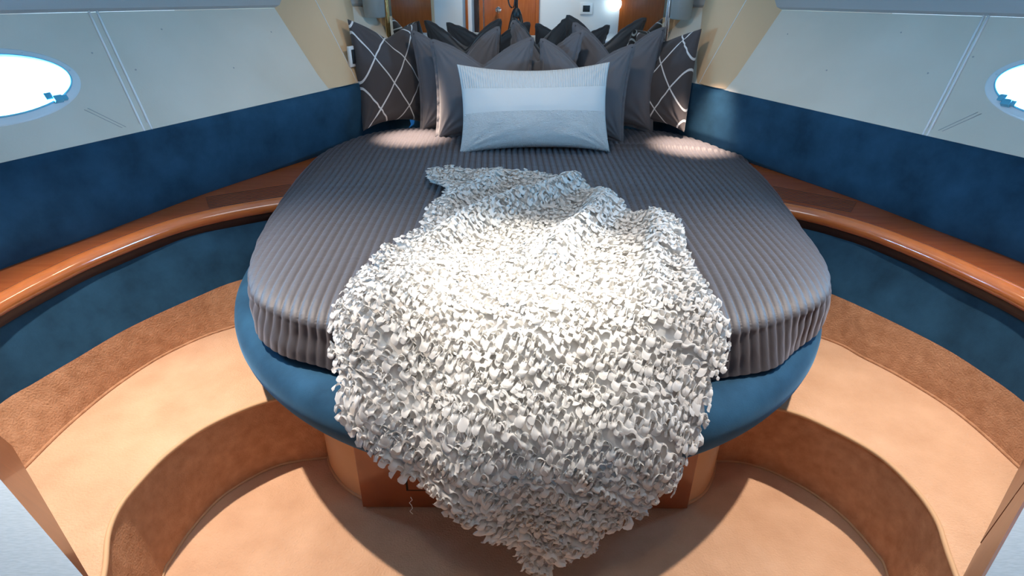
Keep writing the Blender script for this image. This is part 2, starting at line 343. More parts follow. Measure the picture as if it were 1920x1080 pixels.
# ------------------------------------------------------------------ walls with portholes
def ring_pts(cx, cy, a, b, n, W, d=0):
    A, e1, e2, N = W; t = np.linspace(0, 2 * np.pi, n, endpoint=False)
    return np.array([A + e1 * (cx + a * np.cos(q)) + e2 * (cy + b * np.sin(q)) + N * d for q in t])
def side_wall(side, A, B, sl, out, smax):
    A = np.array([*A, .915]); B = np.array([*B, .915]); e1 = (B - A) / np.linalg.norm(B - A)
    n2 = np.array([-e1[1], e1[0], 0]); n2 *= np.sign(n2[0] * out)
    e2 = n2 * sl + np.array([0, 0, 1]); e2 /= np.linalg.norm(e2); N = np.cross(e1, e2)
    if N[0] * out > 0: N = -N                                  # N points into the cabin
    W = (A, e1, e2, N); cx, cy, a, b = 1.415, .232, .222, .100
    # plate with an oval hole
    poly = np.array([(-.35, .0), (smax, .0), (smax, .395 + .053 * smax), (-.35, .375)])
    n = 96; inner = [(cx + a * math.cos(t), cy + b * math.sin(t)) for t in np.linspace(0, 2 * np.pi, n, endpoint=False)]
    outer = []
    for x, y in inner:
        d = np.array([x - cx, y - cy]); best = 9e9
        for k in range(4):
            p0, p1 = poly[k], poly[(k + 1) % 4]; M = np.array([d, p0 - p1]).T
            if abs(np.linalg.det(M)) < 1e-9: continue
            t, u = np.linalg.solve(M, p0 - np.array([cx, cy]))
            if t > 0 and -1e-6 <= u <= 1 + 1e-6: best = min(best, t)
        outer.append((cx + d[0] * best, cy + d[1] * best))
    rows = []
    for k in (0, .02, .1, .3, .6, 1):
        rows.append([A + e1 * ((1 - k) * i[0] + k * o[0]) + e2 * ((1 - k) * i[1] + k * o[1]) for i, o in zip(inner, outer)])
    # corners of the plate: separate filler triangles come from the far rows being dense enough
    wl = loft('wall_' + side, rows, vinyl, close=True, smooth=False)
    tag(wl, 'cream vinyl hull side panel sloping outward above the %s backrest' % side, 'wall', kind='structure')
    cfill = []
    P4 = [A + e1 * p[0] + e2 * p[1] for p in poly]
    # seam strips
    w0, w1 = (1.082, 1.002) if side == 'left' else (1.108, 1.040)
    offsets = (0, .026) if side == 'left' else (0, .014)
    for dx in offsets:
        tube('seam_strip', [A + e1 * (w0 - dx + (w1 - w0) * k) + e2 * (.0 + .47 * k) + N * .001 for k in np.linspace(0, 1, 6)], .0042, strip_m, wl, 6)
    tube('seam_strip', [A + e1 * (1.20 - .095 * k) + e2 * (.115 - .115 * k) for k in np.linspace(0, 1, 4)], .0012, grey_vinyl, wl, 5)
    tube('seam_strip', [A + e1 * (1.212 - .095 * k) + e2 * (.112 - .112 * k) for k in np.linspace(0, 1, 4)], .0012, grey_vinyl, wl, 5)
    box_p = [A + e1 * s_ + e2 * h_ for s_, h_ in ((.26, .026), (smax, .026), (smax, .0), (.25, .0))]
    V = box_p + [p + N * .003 for p in box_p]
    mesh('ledge', V, [[4, 5, 6, 7], [0, 1, 5, 4], [3, 2, 6, 7]], vinyl, wl, smooth=False)
    # porthole
    nn = 'window_1' if side == 'left' else 'window_2'
    wn = thing(nn, 'bright oval porthole in a white flange on the %s hull wall' % side, 'window', tuple(float(v) for v in A + e1 * cx + e2 * cy), kind='structure')
    prof = [(.215, .092, -.06), (.216, .093, .0), (.2185, .0955, .006), (.224, .101, .008), (.230, .107, .004), (.246, .121, .004), (.251, .126, .002), (.252, .127, -.002)]
    loft('flange', [ring_pts(cx, cy, p[0], p[1], 72, W, p[2]) for p in prof], frame_p, wn, close=True)
    tube('gasket', ring_pts(cx, cy, .2235, .1005, 90, W, .0075), .0035, gask_m, wn, 6, closed=True)
    pn = ring_pts(cx, cy, .214, .091, 60, W, -.03); mesh('pane', pn, [list(range(60))], glass, wn, smooth=False)
    # latch
    lc = A + e1 * (cx - .150) + e2 * (cy - .078) + N * .012
    def lb(a0, a1, b0, b1, c0, c1, m, nm, par, bev=.002):
        o = box(nm, (a0, b0, c0), (a1, b1, c1), m, None, bev)
        X = -e1 if side == 'left' else e1
        Mt = Matrix(((X[0], e2[0], N[0], lc[0]), (X[1], e2[1], N[1], lc[1]), (X[2], e2[2], N[2], lc[2]), (0, 0, 0, 1)))
        o.data.transform(Mt); o.parent = par
        if par is wn: o.matrix_parent_inverse = Matrix.Translation(-Vector(wn['base']))
        else: o.matrix_parent_inverse = par.matrix_parent_inverse
        return o
    lt = lb(-.016, .010, -.010, .010, -.006, .010, latch_m, 'latch', wn)
    lt2 = lb(.006, .024, -.007, .009, -.004, .008, latch_m, 'latch_knob', wn)
    lt3 = lb(-.034, -.012, .004, .026, -.002, .004, latch_m, 'latch_tab', wn)
    for a_ in (2.2, 3.0, 3.9):
        sc = A + e1 * (cx + .238 * math.cos(a_)) + e2 * (cy + .114 * math.sin(a_)) + N * .0045
        M = Vector(N).to_track_quat('Z', 'Y').to_matrix().to_4x4(); M.translation = Vector(sc)
        lathe('screw', [(.0026, 0), (.0026, .001), (.001, .0018)], satin, wn, 10, M)
    for s_, h_ in ((.35, .30), (.62, .17), (.98, .22), (.80, .36), (1.08, .30)):
        sc = A + e1 * s_ + e2 * h_ + N * .0005
        M = Vector(N).to_track_quat('Z', 'Y').to_matrix().to_4x4(); M.translation = Vector(sc)
        lathe('screw_cap', [(.0032, 0), (.003, .0008), (.001, .001)], grey_vinyl, wl, 10, M)
    return W, wl, poly
WL, wl_o, pl = side_wall('left', (-.684, 2.97), (-1.465, 1.685), .80, -1, 2.15)
WR, wr_o, pr = side_wall('right', (.828, 2.986), (1.538, 1.79), .79, 1, 2.05)
for W, side, DL in ((WL, 'left', DAYL), (WR, 'right', DAYR)):
    A, e1, e2, N = W
    p = A + e1 * 1.415 + e2 * .232 - N * .14
    DL.location = p; tgt = Vector((.05, 1.62, .72))
    zz = (Vector(p) - tgt).normalized(); xx = Vector(e1); xx = (xx - zz * xx.dot(zz)).normalized(); yy = zz.cross(xx)
    DL.rotation_euler = Matrix((xx, yy, zz)).transposed().to_euler(); DL.data.size = .55; DL.data.size_y = .34
    smax = 2.15 if side == 'left' else 2.05
    # upper hull panel, from the top edge of the cream panel up to the ceiling
    bl = [A + e1 * s_ + e2 * (.395 + .053 * s_) for s_ in (-.35, .25, .8, smax)]
    rows = [bl, [b + N * .012 + np.array([0, 0, .004]) for b in bl], [np.array([b[0] + (-.10 if side == 'left' else .10), b[1], 2.0]) + N * .02 for b in bl]]
    o = loft('wall_upper_' + side, rows, grey_vinyl, smooth=False)
    tag(o, 'grey vinyl upper hull panel above the %s cream wall panel' % side, 'wall', kind='structure')
    # corner pieces the plate leaves open, and the hull further aft
    e = A + e1 * smax
    top = A + e1 * smax + e2 * (.395 + .053 * smax)
    x = e[0]
    o = mesh('wall_aft_' + side, [(x, e[1] + .05, -.02), (x, -.98, -.02), (x * 1.12, -.98, 2.0), (x * 1.12, e[1] + .05, 2.0), (x, e[1] + .05, .9), (x, -.98, .9)], [[0, 1, 5, 4], [4, 5, 2, 3]], white_wall, smooth=False)
    tag(o, 'white laminate wall on the %s side behind the camera' % side, 'wall', kind='structure')

# ceiling with hatch opening
ce = mesh('ceiling', [(-2.2, -1, 1.95), (2.2, -1, 1.95), (2.2, 3.7, 1.95), (-2.2, 3.7, 1.95)], [[3, 2, 1, 0]], grey_vinyl, smooth=False)
tag(ce, 'pale vinyl ceiling of the cabin', 'ceiling', kind='structure')
hb = thing('ceiling_hatch', 'square deck hatch in the ceiling letting in daylight', 'hatch', (HATCH[0], HATCH[1], 1.94), kind='structure')
for a0, a1, b0, b1 in ((-.36, .36, -.36, -.31), (-.36, .36, .31, .36), (-.36, -.31, -.31, .31), (.31, .36, -.31, .31)):
    box('hatch_frame', (HATCH[0] + a0, HATCH[1] + b0, 1.925), (HATCH[0] + a1, HATCH[1] + b1, 1.949), plast, hb, .004)
for i, (x, y) in enumerate(DOWN):
    lab = ['over the left step', 'over the right step', 'over the middle of the bed', 'over the left pillows', 'over the right pillows', 'added as fill above the camera', 'added to brighten the columns and pillows', 'added to brighten the aft wall'][i]
    d = thing('ceiling_downlight_or_fill', 'small round chrome ceiling downlight ' + lab, 'ceiling light', (x, y, 1.949), 'recessed ceiling downlights')
    a = Matrix.Translation((x, y, 0))
    rows = [np.c_[x + r_ * np.cos(t_), y + r_ * np.sin(t_), np.full(28, z_)] for r_, z_ in ((.034, 1.948), (.034, 1.941), (.044, 1.938), (.05, 1.944), (.05, 1.949)) for t_ in [np.linspace(0, 2 * np.pi, 28, endpoint=False)]]
    loft('trim_ring', rows, chrome, d, close=True)

# ------------------------------------------------------------------ head wall: niche, columns, mirror
YM = 3.30
hw = mesh('wall_front', [(-1.7, YM + .03, 0), (1.9, YM + .03, 0), (1.9, YM + .03, 2), (-1.7, YM + .03, 2)], [[0, 1, 2, 3]], vinyl2, smooth=False)
tag(hw, 'beige vinyl bulkhead around the mirror at the head of the bed', 'wall', kind='structure')
for side in ('left', 'right'):
    if side == 'left':
        b0 = [(-.97, 2.73), (-.89, 2.745), (-.816, 2.763), (-.775, 2.80), (-.735, 2.87), (-.715, 2.95), (-.72, 3.03), (-.76, 3.34)]
        b1 = [(-1.18, 2.85), (-1.10, 2.867), (-1.027, 2.886), (-.95, 2.915), (-.86, 2.96), (-.785, 3.01), (-.77, 3.07), (-.80, 3.34)]
        sx = 1
    else:
        b0 = [(1.11, 2.755), (1.03, 2.77), (.955, 2.789), (.915, 2.825), (.875, 2.895), (.855, 2.97), (.86, 3.05), (.90, 3.34)]
        b1 = [(1.325, 2.865), (1.245, 2.882), (1.172, 2.903), (1.095, 2.932), (1.005, 2.975), (.93, 3.03), (.915, 3.08), (.94, 3.34)]
        sx = -1
    b0 = spline(b0, 40); b1 = spline(b1, 40)
    rows = []
    for z in np.linspace(.921, 1.96, 20):
        k = max(0, (z - .93) / (1.235 - .93)); rows.append(z3(b0 * (1 - k) + b1 * k, z))
    cl = loft('wall_column_' + side, rows, vinyl2)
    tag(cl, 'rounded beige vinyl corner column between the %s hull panel and the mirror niche' % side, 'wall', kind='structure')
    j = 17
    tube('seam_strip', [r_[j] + np.array([0, -.001, 0]) for r_ in rows], .0018, plast, cl, 6)
mr = thing('wall_mirror', 'large mirror behind the pillows at the head of the bed, bright angled edges', 'mirror', (.08, YM, .7))
ML, MRt = -.605, .745
mesh('mirror_glass', [(ML, YM - .004, .70), (MRt, YM - .004, .70), (MRt, YM - .004, 1.9), (ML, YM - .004, 1.9)], [[0, 1, 2, 3]], mirror_m, mr, smooth=False)
for x0, dx in ((ML, -1), (MRt, 1)):
    x1 = x0 + dx * .022
    mesh('bevelled_edge', [(x0, YM - .004, .70), (x0, YM - .004, 1.9), (x1, YM + .004, 1.9), (x1, YM + .004, .70)], [[0, 1, 2, 3]], mirror_m, mr, smooth=False)
    box('mirror_frame', (min(x1, x1 + dx * .014), YM - .008, .70), (max(x1, x1 + dx * .014), YM + .02, 1.9), gold if dx < 0 else chrome, mr, .003)
hc = box('added_head_strip', (-.72, YM - .10, .60), (.86, YM - .02, .80), velvet, None, .02)  # unseen strip added so the gap behind the pillows stays dark
tag(hc, 'low blue suede strip added to darken the gap behind the pillows', 'backrest')
# reading lamps in the niches
for side, x in (('left', -.685), ('right', .825)):
    l = thing('wall_lamp', 'unlit wall lamp with frosted glass shade and chrome collar, %s of the mirror' % side, 'lamp', (x, YM - .07, 1.3), 'wall lamps beside the mirror')
    t = np.linspace(np.pi, 2 * np.pi, 20)
    rows = []
    for z, rx in ((1.165, .048), (1.17, .052), (1.28, .054), (1.30, .054)):
        rows.append(np.c_[x + rx * np.cos(t), YM - .03 + rx * np.sin(t), np.full(20, z)])
    loft('lamp_shade', rows, frost, l, close=True, cap=True, sharp=60)
    tube('chrome_collar', np.c_[x + .058 * np.cos(t), YM - .03 + .058 * np.sin(t), np.full(20, 1.304)], .007, chrome, l)
    lathe('lamp_stem', [(.012, 1.305), (.012, 1.37), (.03, 1.385), (.03, 1.40)], chrome, l, 20, Matrix.Translation((x, YM - .04, 0)))
    box('wall_bracket', (x - .02, YM - .06, 1.36), (x + .02, YM + .03, 1.40), chrome, l, .004)
# socket plate on the left column
sk = thing('wall_socket', 'white socket plate on the left column, half behind the lattice pillow', 'socket', (-.735, 2.955, 1.0))
box('socket_plate', (-.765, 2.93, .985), (-.705, 2.945, 1.075), plast, sk, .004, R(62), (-.735, 2.94, 0))
box('socket_insert', (-.752, 2.924, 1.0), (-.718, 2.932, 1.06), black, sk, .002, R(62), (-.735, 2.94, 0))

# ------------------------------------------------------------------ aft wall (seen in the mirror)
YA = -.95
aw = mesh('wall_back', [(-2.1, YA, 0), (2.1, YA, 0), (2.1, YA, 2), (-2.1, YA, 2)], [[3, 2, 1, 0]], white_wall, smooth=False)
tag(aw, 'white aft wall reflected in the mirror', 'wall', kind='structure')
dr = thing('door_1', 'cherry wood cabin door reflected in the middle of the mirror', 'door', (-.03, YA + .02, 0), kind='structure')
box('door_leaf', (-.33, YA, .02), (.25, YA + .03, 1.9), cherry_v, dr, .004)
box('door_frame', (.25, YA, 0), (.29, YA + .04, 1.94), cherry_v, dr, .004)
box('door_frame', (-.39, YA, 0), (-.345, YA + .04, 1.94), cherry_v, dr, .004)
M = Matrix.Translation((-.17, YA + .03, .88)) @ Matrix.Rotation(R(-90), 4, 'X')
lathe('door_knob', [(.03, 0), (.03, .006), (.012, .012), (.012, .04), (.028, .05), (.032, .065), (.02, .078), (.002, .08)], chrome, dr, 24, M)
p_ = box('wood_panel', (-1.42, YA, .3), (-.93, YA + .03, 1.9), cherry_v, None, .004); tag(p_, 'tall cherry wood panel reflected at the left edge of the mirror', 'panel')
p_ = box('wood_panel', (1.20, YA, .3), (1.75, YA + .03, 1.9), cherry_v, None, .004); tag(p_, 'tall cherry wood panel reflected at the right edge of the mirror', 'panel')
p_ = box('trim_1', (-.93, YA, .3), (-.90, YA + .035, 1.9), vinyl2, None, .003); tag(p_, 'beige trim strip beside the left wood panel in the mirror', 'trim', kind='structure')
p_ = box('trim_2', (-.545, YA, .3), (-.515, YA + .035, 1.9), cherry_v, None, .003); tag(p_, 'thin cherry wood post left of the door in the mirror', 'trim', kind='structure')
p_ = box('trim_3', (-.445, YA, .3), (-.40, YA + .035, 1.9), under_m, None, .003); tag(p_, 'dark narrow gap strip left of the door in the mirror', 'trim', kind='structure')
th = thing('thermostat', 'square white thermostat with black display, reflected in the mirror', 'thermostat', (.82, YA, .9))
box('thermostat_plate', (.755, YA, .835), (.895, YA + .015, .955), plast, th, .005)
box('thermostat_display', (.785, YA + .012, .862), (.865, YA + .018, .928), black, th, .002)

wl_ = thing('wall_lamp', 'glowing round globe added for a bright glare near the right edge of the mirror', 'lamp', (1.13, YA + .03, .95))  # glowing globe added to imitate a reflected glare, not a real lamp
glare_m = mat('added_glare', (.9, .95, 1), emit=(.80, .93, 1), estr=5)
lathe('glare_base', [(.05, 0), (.05, .02), (.03, .03)], chrome, wl_, 24, Matrix.Translation((1.13, YA, .95)) @ Matrix.Rotation(R(-90), 4, 'X'))
lathe('glare_globe', [(.03, .028), (.065, .05), (.078, .08), (.07, .11), (.04, .13), (.005, .137)], glare_m, wl_, 24, Matrix.Translation((1.13, YA, .95)) @ Matrix.Rotation(R(-90), 4, 'X'))

# ------------------------------------------------------------------ side cabinets in the front corners
for side, pl_, lb_ in (('left', [(-1.42, 1.285), (-.42, .345), (-.42, .15), (-1.76, .15), (-1.76, 1.285)], 'left'), ('right', [(1.46, 1.27), (.50, .40), (.50, .15), (1.76, .15), (1.76, 1.27)], 'right')):
    P = [Vector(p) for p in pl_]
    cb_ = thing('side_cabinet', 'wooden side cabinet with pale grey top in the bottom %s corner' % side, 'cabinet', (float(P[1].x), float(P[1].y), 0))
    d = (P[1] - P[0]).normalized(); n_ = Vector((d.y, -d.x)) if side == 'right' else Vector((-d.y, d.x))
    if n_.y < 0: n_ = -n_
    T0, T1 = (Vector((-1.42, 1.121)), Vector((-.42, .407))) if side == 'left' else (Vector((1.46, 1.22)), Vector((.50, .41)))
    def lean(p, z): return p
    Q = [T0, T1, P[2], P[3], P[4]]
    lv = [(0, 0), (.26, 0), (.734, 1)]
    loft('body', [z3([tuple(a_ * (1 - k) + b_ * k) for a_, b_ in zip(P, [q_ - n_ * .01 for q_ in Q])], z) for z, k in lv], cab_m, cb_, close=True, smooth=False)
    poly_prism('countertop', [tuple(p) for p in Q], .735, .752, counter, cb_)
    def fp(sd, z, o):
        k = (z - .26) / .474; a_ = P[0] * (1 - k) + T0 * k; b_ = P[1] * (1 - k) + T1 * k; v = a_ + (b_ - a_) * sd + n_ * (o - .01 * k + .002); return (v.x, v.y, z)
    for s0, s1, z0, z1 in ((.10, .42, .30, .70), (.44, .90, .30, .70)):
        V = [fp(s0, z0, 0), fp(s1, z0, 0), fp(s1, z1, 0), fp(s0, z1, 0), fp(s0, z0, .01), fp(s1, z0, .01), fp(s1, z1, .01), fp(s0, z1, .01)]
        mesh('door', V, [[4, 5, 6, 7], [0, 1, 5, 4], [1, 2, 6, 5], [2, 3, 7, 6], [3, 0, 4, 7]], cab_m, cb_, smooth=False)
    V = [fp(-.05, .262, 0), fp(1, .262, 0), fp(1, .272, 0), fp(-.05, .272, 0), fp(-.05, .262, .005), fp(1, .262, .005), fp(1, .272, .005), fp(-.05, .272, .005)]
    mesh('kick_strip', V, [[4, 5, 6, 7], [0, 1, 5, 4], [2, 3, 7, 6]], under_m, cb_, smooth=False)

# ------------------------------------------------------------------ the round bed
BC = np.array([.05, 1.957])
bed = thing('round_bed', 'round bed with a thick blue suede rim on a cherry wood pedestal', 'bed', (.05, 1.957, 0))
prof = [(.72, .50), (.80, .505), (.87, .513), (.915, .515), (.95, .505), (.972, .482), (.979, .452), (.974, .42), (.958, .392), (.93, .372), (.88, .362), (.5, .355)]
prof = spline(prof, 44)
n = 200; ang = np.linspace(0, 2 * np.pi, n, endpoint=False); nz = SN(9, seed=3)
rows = []
for r_, z_ in prof:
    x = BC[0] + r_ * np.cos(ang); y = BC[1] + r_ * np.sin(ang); rows.append(np.c_[x, y, z_ + .0015 * nz(x, y)])
loft('padded_rim', rows, velvet, bed, close=True)
# pedestal: curved carpeted cheeks and a panelled drawer front
ck = {'L': spline([(-.62, 1.60), (-.598, 1.47), (-.565, 1.40), (-.51, 1.335), (-.44, 1.285)], 30), 'R': spline([(.70, 1.60), (.668, 1.47), (.635, 1.385), (.585, 1.315), (.525, 1.275)], 30)}
for k in 'LR':
    loft('cheek_panel', [z3(ck[k], z) for z in (0, .01, .37)], vinyl2 if 0 else piping_m, bed)
    tube('cheek_piping', z3(ck[k], .006), .006, piping_m, bed)
box('drawer_front', (-.44, 1.258, .005), (.525, 1.30, .37), cherry_p, bed, .003)
fr = box('drawer_panel', (-.305, 1.2575, .075), (.39, 1.262, .31), dark, bed)
box('panel_field', (-.298, 1.2545, .082), (.383, 1.262, .303), cherry_p, fr, .001)

# mattress + bedspread outline (plan)
OUT = [(.05, 1.195), (-.20, 1.205), (-.42, 1.245), (-.585, 1.315), (-.685, 1.40), (-.742, 1.51), (-.775, 1.61), (-.815, 1.79), (-.845, 2.02), (-.875, 2.37), (-.87, 2.66), (-.82, 2.88), (-.72, 3.02), (-.5, 3.12), (.1, 3.16),
       (.66, 3.12), (.86, 3.03), (.96, 2.90), (1.015, 2.70), (1.035, 2.60), (1.03, 2.34), (.995, 2.05), (.965, 1.82), (.945, 1.67), (.905, 1.53), (.835, 1.41), (.70, 1.315), (.52, 1.24), (.3, 1.205), (.05, 1.195)]
NB = 2040
OC = spline(OUT, NB + 1)[:NB]; CT = np.array([.05, 2.2])
TN = np.roll(OC, -1, 0) - np.roll(OC, 1, 0); TN /= np.linalg.norm(TN, axis=1)[:, None]; ON = np.c_[TN[:, 1], -TN[:, 0]]
ON *= np.sign(((OC - CT) * ON).sum(1).mean())
mt = OC[::12]; rows = [z3(CT + (mt - CT) * k, z) for k, z in ((.90, .505), (.965, .51), (.97, .60), (.95, .635), (.90, .650), (.5, .655), (.02, .655))]
loft('mattress', rows, sheet_m, bed, close=True, cap=True)

PITCH = .0255
wn1 = SN(7, seed=5); wn2 = SN(60, seed=6); wn3 = SN(2.5, seed=8); wn4 = SN(150, seed=9); wn5 = SN(14, seed=15)
def quilt(x, y):
    xx = x + .0035 * wn1(x * .6, y)
    g_ = np.abs(np.sin(np.pi * xx / PITCH)) ** .55
    wr = wn2(x * .35, y * 1.6) * g_
    return .0070 * g_ + .0003 * wr
sv = 1 - (1 - np.linspace(0, 1, 250)) ** 1.5
rows = []
for s_ in sv[4:]:
    P = CT + (OC - CT) * s_
    f_ = max(0, 1 - s_ ** 8) ** (1 / 2.1)
    z = .628 + .062 * f_ + .006 * wn3(P[:, 0], P[:, 1]) * min(1, 4 * (1 - s_))
    # a soft crosswise fold across the right side near the pillows
    z = z + .010 * np.exp(-((P[:, 1] - 2.62 - .10 * np.sin(P[:, 0] * 3)) / .022) ** 2) * np.clip((P[:, 0] - .35) / .3, 0, 1)
    q_ = quilt(P[:, 0], P[:, 1]); sl = s_ ** 14
    rows.append(np.c_[P + ON * (q_ * sl)[:, None], z + q_ * (1 - sl * .6)])
hem_n = SN(10, seed=21)
for k in np.linspace(.04, 1, 30):
    d = (.120 - .045 * np.abs(ON[:, 0]) ** 1.5) * k + .012 * k * hem_n(OC[:, 0], OC[:, 1])
    q_ = quilt(OC[:, 0], OC[:, 1]) * (1 - .5 * k)
    f2 = .012 * k * SN(22, seed=31)(OC[:, 0], OC[:, 1]) + .0015 * wn5(OC[:, 0] * 3, OC[:, 1] * 3 + k * .7) + (.046 * np.clip(-ON[:, 1], 0, 1) ** 2 - .012) * k * k
    rows.append(np.c_[OC + ON * (q_ + f2 + .006 * math.sin(k * 3.14))[:, None], .628 - d])
qo = loft('quilted_bedspread', rows, quilt_m, close=True)
tag(qo, 'taupe satin bedspread quilted in narrow channels, spread over the round bed', 'bedspread')

# ------------------------------------------------------------------ ruffled throw
PRF = np.array([(-.06, -.2, .712), (0, 0, .700), (.06, .25, .672), (.14, .58, .605), (.22, .93, .545), (.28, 1.08, .485), (.34, 1.13, .42), (.64, 1.15, .12), (.76, 1.15, .0)])
TP = np.array([(-0.328, -0.98), (-0.24, -1.056), (-0.124, -1.02), (-0.004, -0.984), (0.1, -1.004), (0.192, -0.908), (0.276, -0.788), (0.336, -0.676), (0.38, -0.56), (0.5, -0.52), (0.516, -0.392), (0.492, -0.268), (0.488, -0.16), (0.488, -0.056), (0.5, 0.012), (0.512, 0.06), (0.512, 0.108), (0.488, 0.144), (0.456, 0.172), (0.444, 0.216), (0.432, 0.256), (0.424, 0.276), (0.384, 0.292), (0.376, 0.32), (0.356, 0.352), (0.32, 0.348), (0.296, 0.404), (0.252, 0.436), (0.204, 0.472), (0.188, 0.532), (0.164, 0.504), (0.144, 0.536), (0.104, 0.56), (0.096, 0.624), (0.076, 0.648), (0.044, 0.6), (0.012, 0.52), (-0.02, 0.484), (-0.068, 0.436), (-0.12, 0.408), (-0.164, 0.368), (-0.224, 0.34), (-0.268, 0.324), (-0.288, 0.292), (-0.332, 0.268), (-0.36, 0.252), (-0.38, 0.22), (-0.392, 0.184), (-0.4, 0.152), (-0.424, 0.112), (-0.436, 0.06), (-0.42, -0.012), (-0.38, -0.152), (-0.348, -0.292), (-0.276, -0.46), (-0.272, -0.564), (-0.224, -0.692), (-0.236, -0.796), (-0.304, -0.864)])
def inside(x, y, P):
    r = np.zeros(np.shape(x), bool); n = len(P)
    for i in range(n):
        x0, y0 = P[i]; x1, y1 = P[(i + 1) % n]
        c = ((y0 > y) != (y1 > y)) & (x < (x1 - x0) * (y - y0) / (y1 - y0 + 1e-12) + x0); r ^= c
    return r
def seg_ridge(x, s, a, b, w_, h_):
    a = np.array(a); b = np.array(b); d = b - a; L = np.linalg.norm(d); d = d / L
    u = (x - a[0]) * d[0] + (s - a[1]) * d[1]; v = -(x - a[0]) * d[1] + (s - a[1]) * d[0] + .02 * np.sin(u * 11)
    e = 1 / (1 + np.exp(-u / .04)) / (1 + np.exp((u - L) / .04))
    return h_ * e * np.exp(-(v / w_) ** 2)
tn1 = SN(9, seed=41); tn2 = SN(24, seed=42)
def tz(x, s):
    """height of folds above the throw's resting surface"""
    top = 1 / (1 + np.exp((s + .02) / .05))
    h = .010 + top * (.007 * tn1(x, s) + .003 * tn2(x, s))
    h = h + seg_ridge(x, s, (.22, -.84), (-.26, -.30), .045, .055)
    h = h + seg_ridge(x, s, (.30, -.68), (.10, -.18), .045, .050)
    h = h + seg_ridge(x, s, (-.05, -.95), (-.20, -.55), .04, .030)
    h = h + seg_ridge(x, s, (.42, -.50), (.36, -.05), .04, .030)
    h = h + seg_ridge(x, s, (-.20, -.25), (-.33, .0), .04, .014)
    hang = 1 - top
    h = h + hang * (.012 * np.sin(x * 17 + 6 * s + .6) + .008 * np.sin(x * 31 - 5 * s) + .004)
    return h
def S0(x, s):
    k = np.interp(s, PRF[:, 0], PRF[:, 1]); z = np.interp(s, PRF[:, 0], PRF[:, 2])
    yf = 1.20 + .35 * (x - .05) ** 2; yr = 1.957 - np.sqrt(np.maximum(.985 ** 2 - (x - .05) ** 2, .01))
    y = np.where(s < 0, yf - s, yf + (yr - yf) * k); return np.stack([x, y, z], -1)
def TS(x, s):
    e = .02
    P = S0(x, s); dx = S0(x + e, s) - S0(x - e, s); ds = S0(x, s + e) - S0(x, s - e)
    N = np.cross(ds, dx); N /= np.linalg.norm(N, axis=-1)[..., None]
    return P + N * tz(x, s)[..., None], N
tw = thing('throw_blanket', 'white ruffled throw spread over the bed, its corner hanging to the carpet', 'throw', (.05, 1.2, .7))
# base cloth
hgrid = .008
gx = np.arange(-.46, .54, hgrid); gs = np.arange(-1.08, .67, hgrid); GX, GS = np.meshgrid(gx, gs)
shr = lambda P, d: P
cen = TP.mean(0)
TPi = TP + (cen - TP) / np.linalg.norm(cen - TP, axis=1)[:, None] * .008
ins = inside(GX, GS, TPi); Pn, Nn = TS(GX, GS); idx = -np.ones(GX.shape, int); idx[ins] = np.arange(ins.sum())
F = []
for i in range(GX.shape[0] - 1):
    for j in range(GX.shape[1] - 1):
        q4 = (idx[i, j], idx[i, j + 1], idx[i + 1, j + 1], idx[i + 1, j])
        if min(q4) >= 0: F.append([int(v) for v in q4])
mesh('backing_cloth', Pn[ins], F, throw_m, tw)
# ruffle rows
al = R(33); SP = .0128; ca, sa = math.cos(al), math.sin(al)
VV = []; FF = []; base = 0; LV = 6; st = .0024
jn = SN(30, seed=51); jn2 = SN(120, seed=52); jn3 = SN(55, seed=53); j4 = SN(210, seed=54, k=18); j5 = SN(330, seed=55, k=18)
for k in range(-90, 110):
    q0 = k * SP
    p = np.arange(-1.4, 1.4, st)
    if k % 1 == 0:
        qq = q0 + .0065 * jn3(p * .8, p * 0 + q0 * 7) + .006 * jn(p, p * 0 + q0 * 5)
        x = p * ca - qq * sa; s = p * sa + qq * ca; m_ = inside(x, s, TPi)
    if m_.sum() < 8: continue
    edges = np.flatnonzero(np.diff(np.r_[0, m_.astype(int), 0]))
    for a_, b_ in zip(edges[::2], edges[1::2]):
        if b_ - a_ < 8: continue
        pp = p[a_:b_]; qs = qq[a_:b_]; L = len(pp)
        lam = .0245 * (1 + .45 * jn3(pp, pp * 0 + q0 * 9))
        ph = np.cumsum(2 * np.pi * st / np.clip(lam, .013, .05)) + rng.uniform(0, 6.28)
        amp = 1 + .45 * jn3(pp, pp * 0 + k)
        Hh = .0175 * (1 + .28 * jn3(pp * .7, pp * 0 - k * 3.1))
        for l in range(LV):
            u = l / (LV - 1)
            A_ = (.0012 + .0100 * u ** 1.1) * amp
            dq = A_ * np.sin(ph + .35 * u * jn3(pp, pp * 0 + k * 7)) + .010 * u * u
            dp = -A_ * .38 * np.sin(2 * ph)
            hh = Hh * [0, .42, .76, .97, 1.02, .88][l] + .0018 * jn3(pp * 1.5, pp * 0 + l * .4 + k)
            dq = dq + u * (.0030 * j4(pp, pp * 0 + l * .0035 + k * .4) + .0009 * j5(pp, pp * 0 + l * .003 + k))
            hh = hh + u * (.0026 * j4(pp + 3, pp * 0 + l * .0035 + k * .7) + .0008 * j5(pp + 5, pp * 0 + l * .003 + k))
            P2 = pp + dp; Q2 = qs + dq
            x = P2 * ca - Q2 * sa; s = P2 * sa + Q2 * ca
            B_, N_ = TS(x, s)
            VV.append(B_ + N_ * hh[:, None])
        for l in range(LV - 1):
            i0 = base + l * L + np.arange(L - 1); FF.append(np.stack([i0, i0 + 1, i0 + 1 + L, i0 + L], 1))
        base += L * LV
VV = np.concatenate(VV); FF = np.concatenate(FF)
me = bpy.data.meshes.new('ruffle'); me.vertices.add(len(VV)); me.vertices.foreach_set('co', VV.ravel().astype(np.float32))
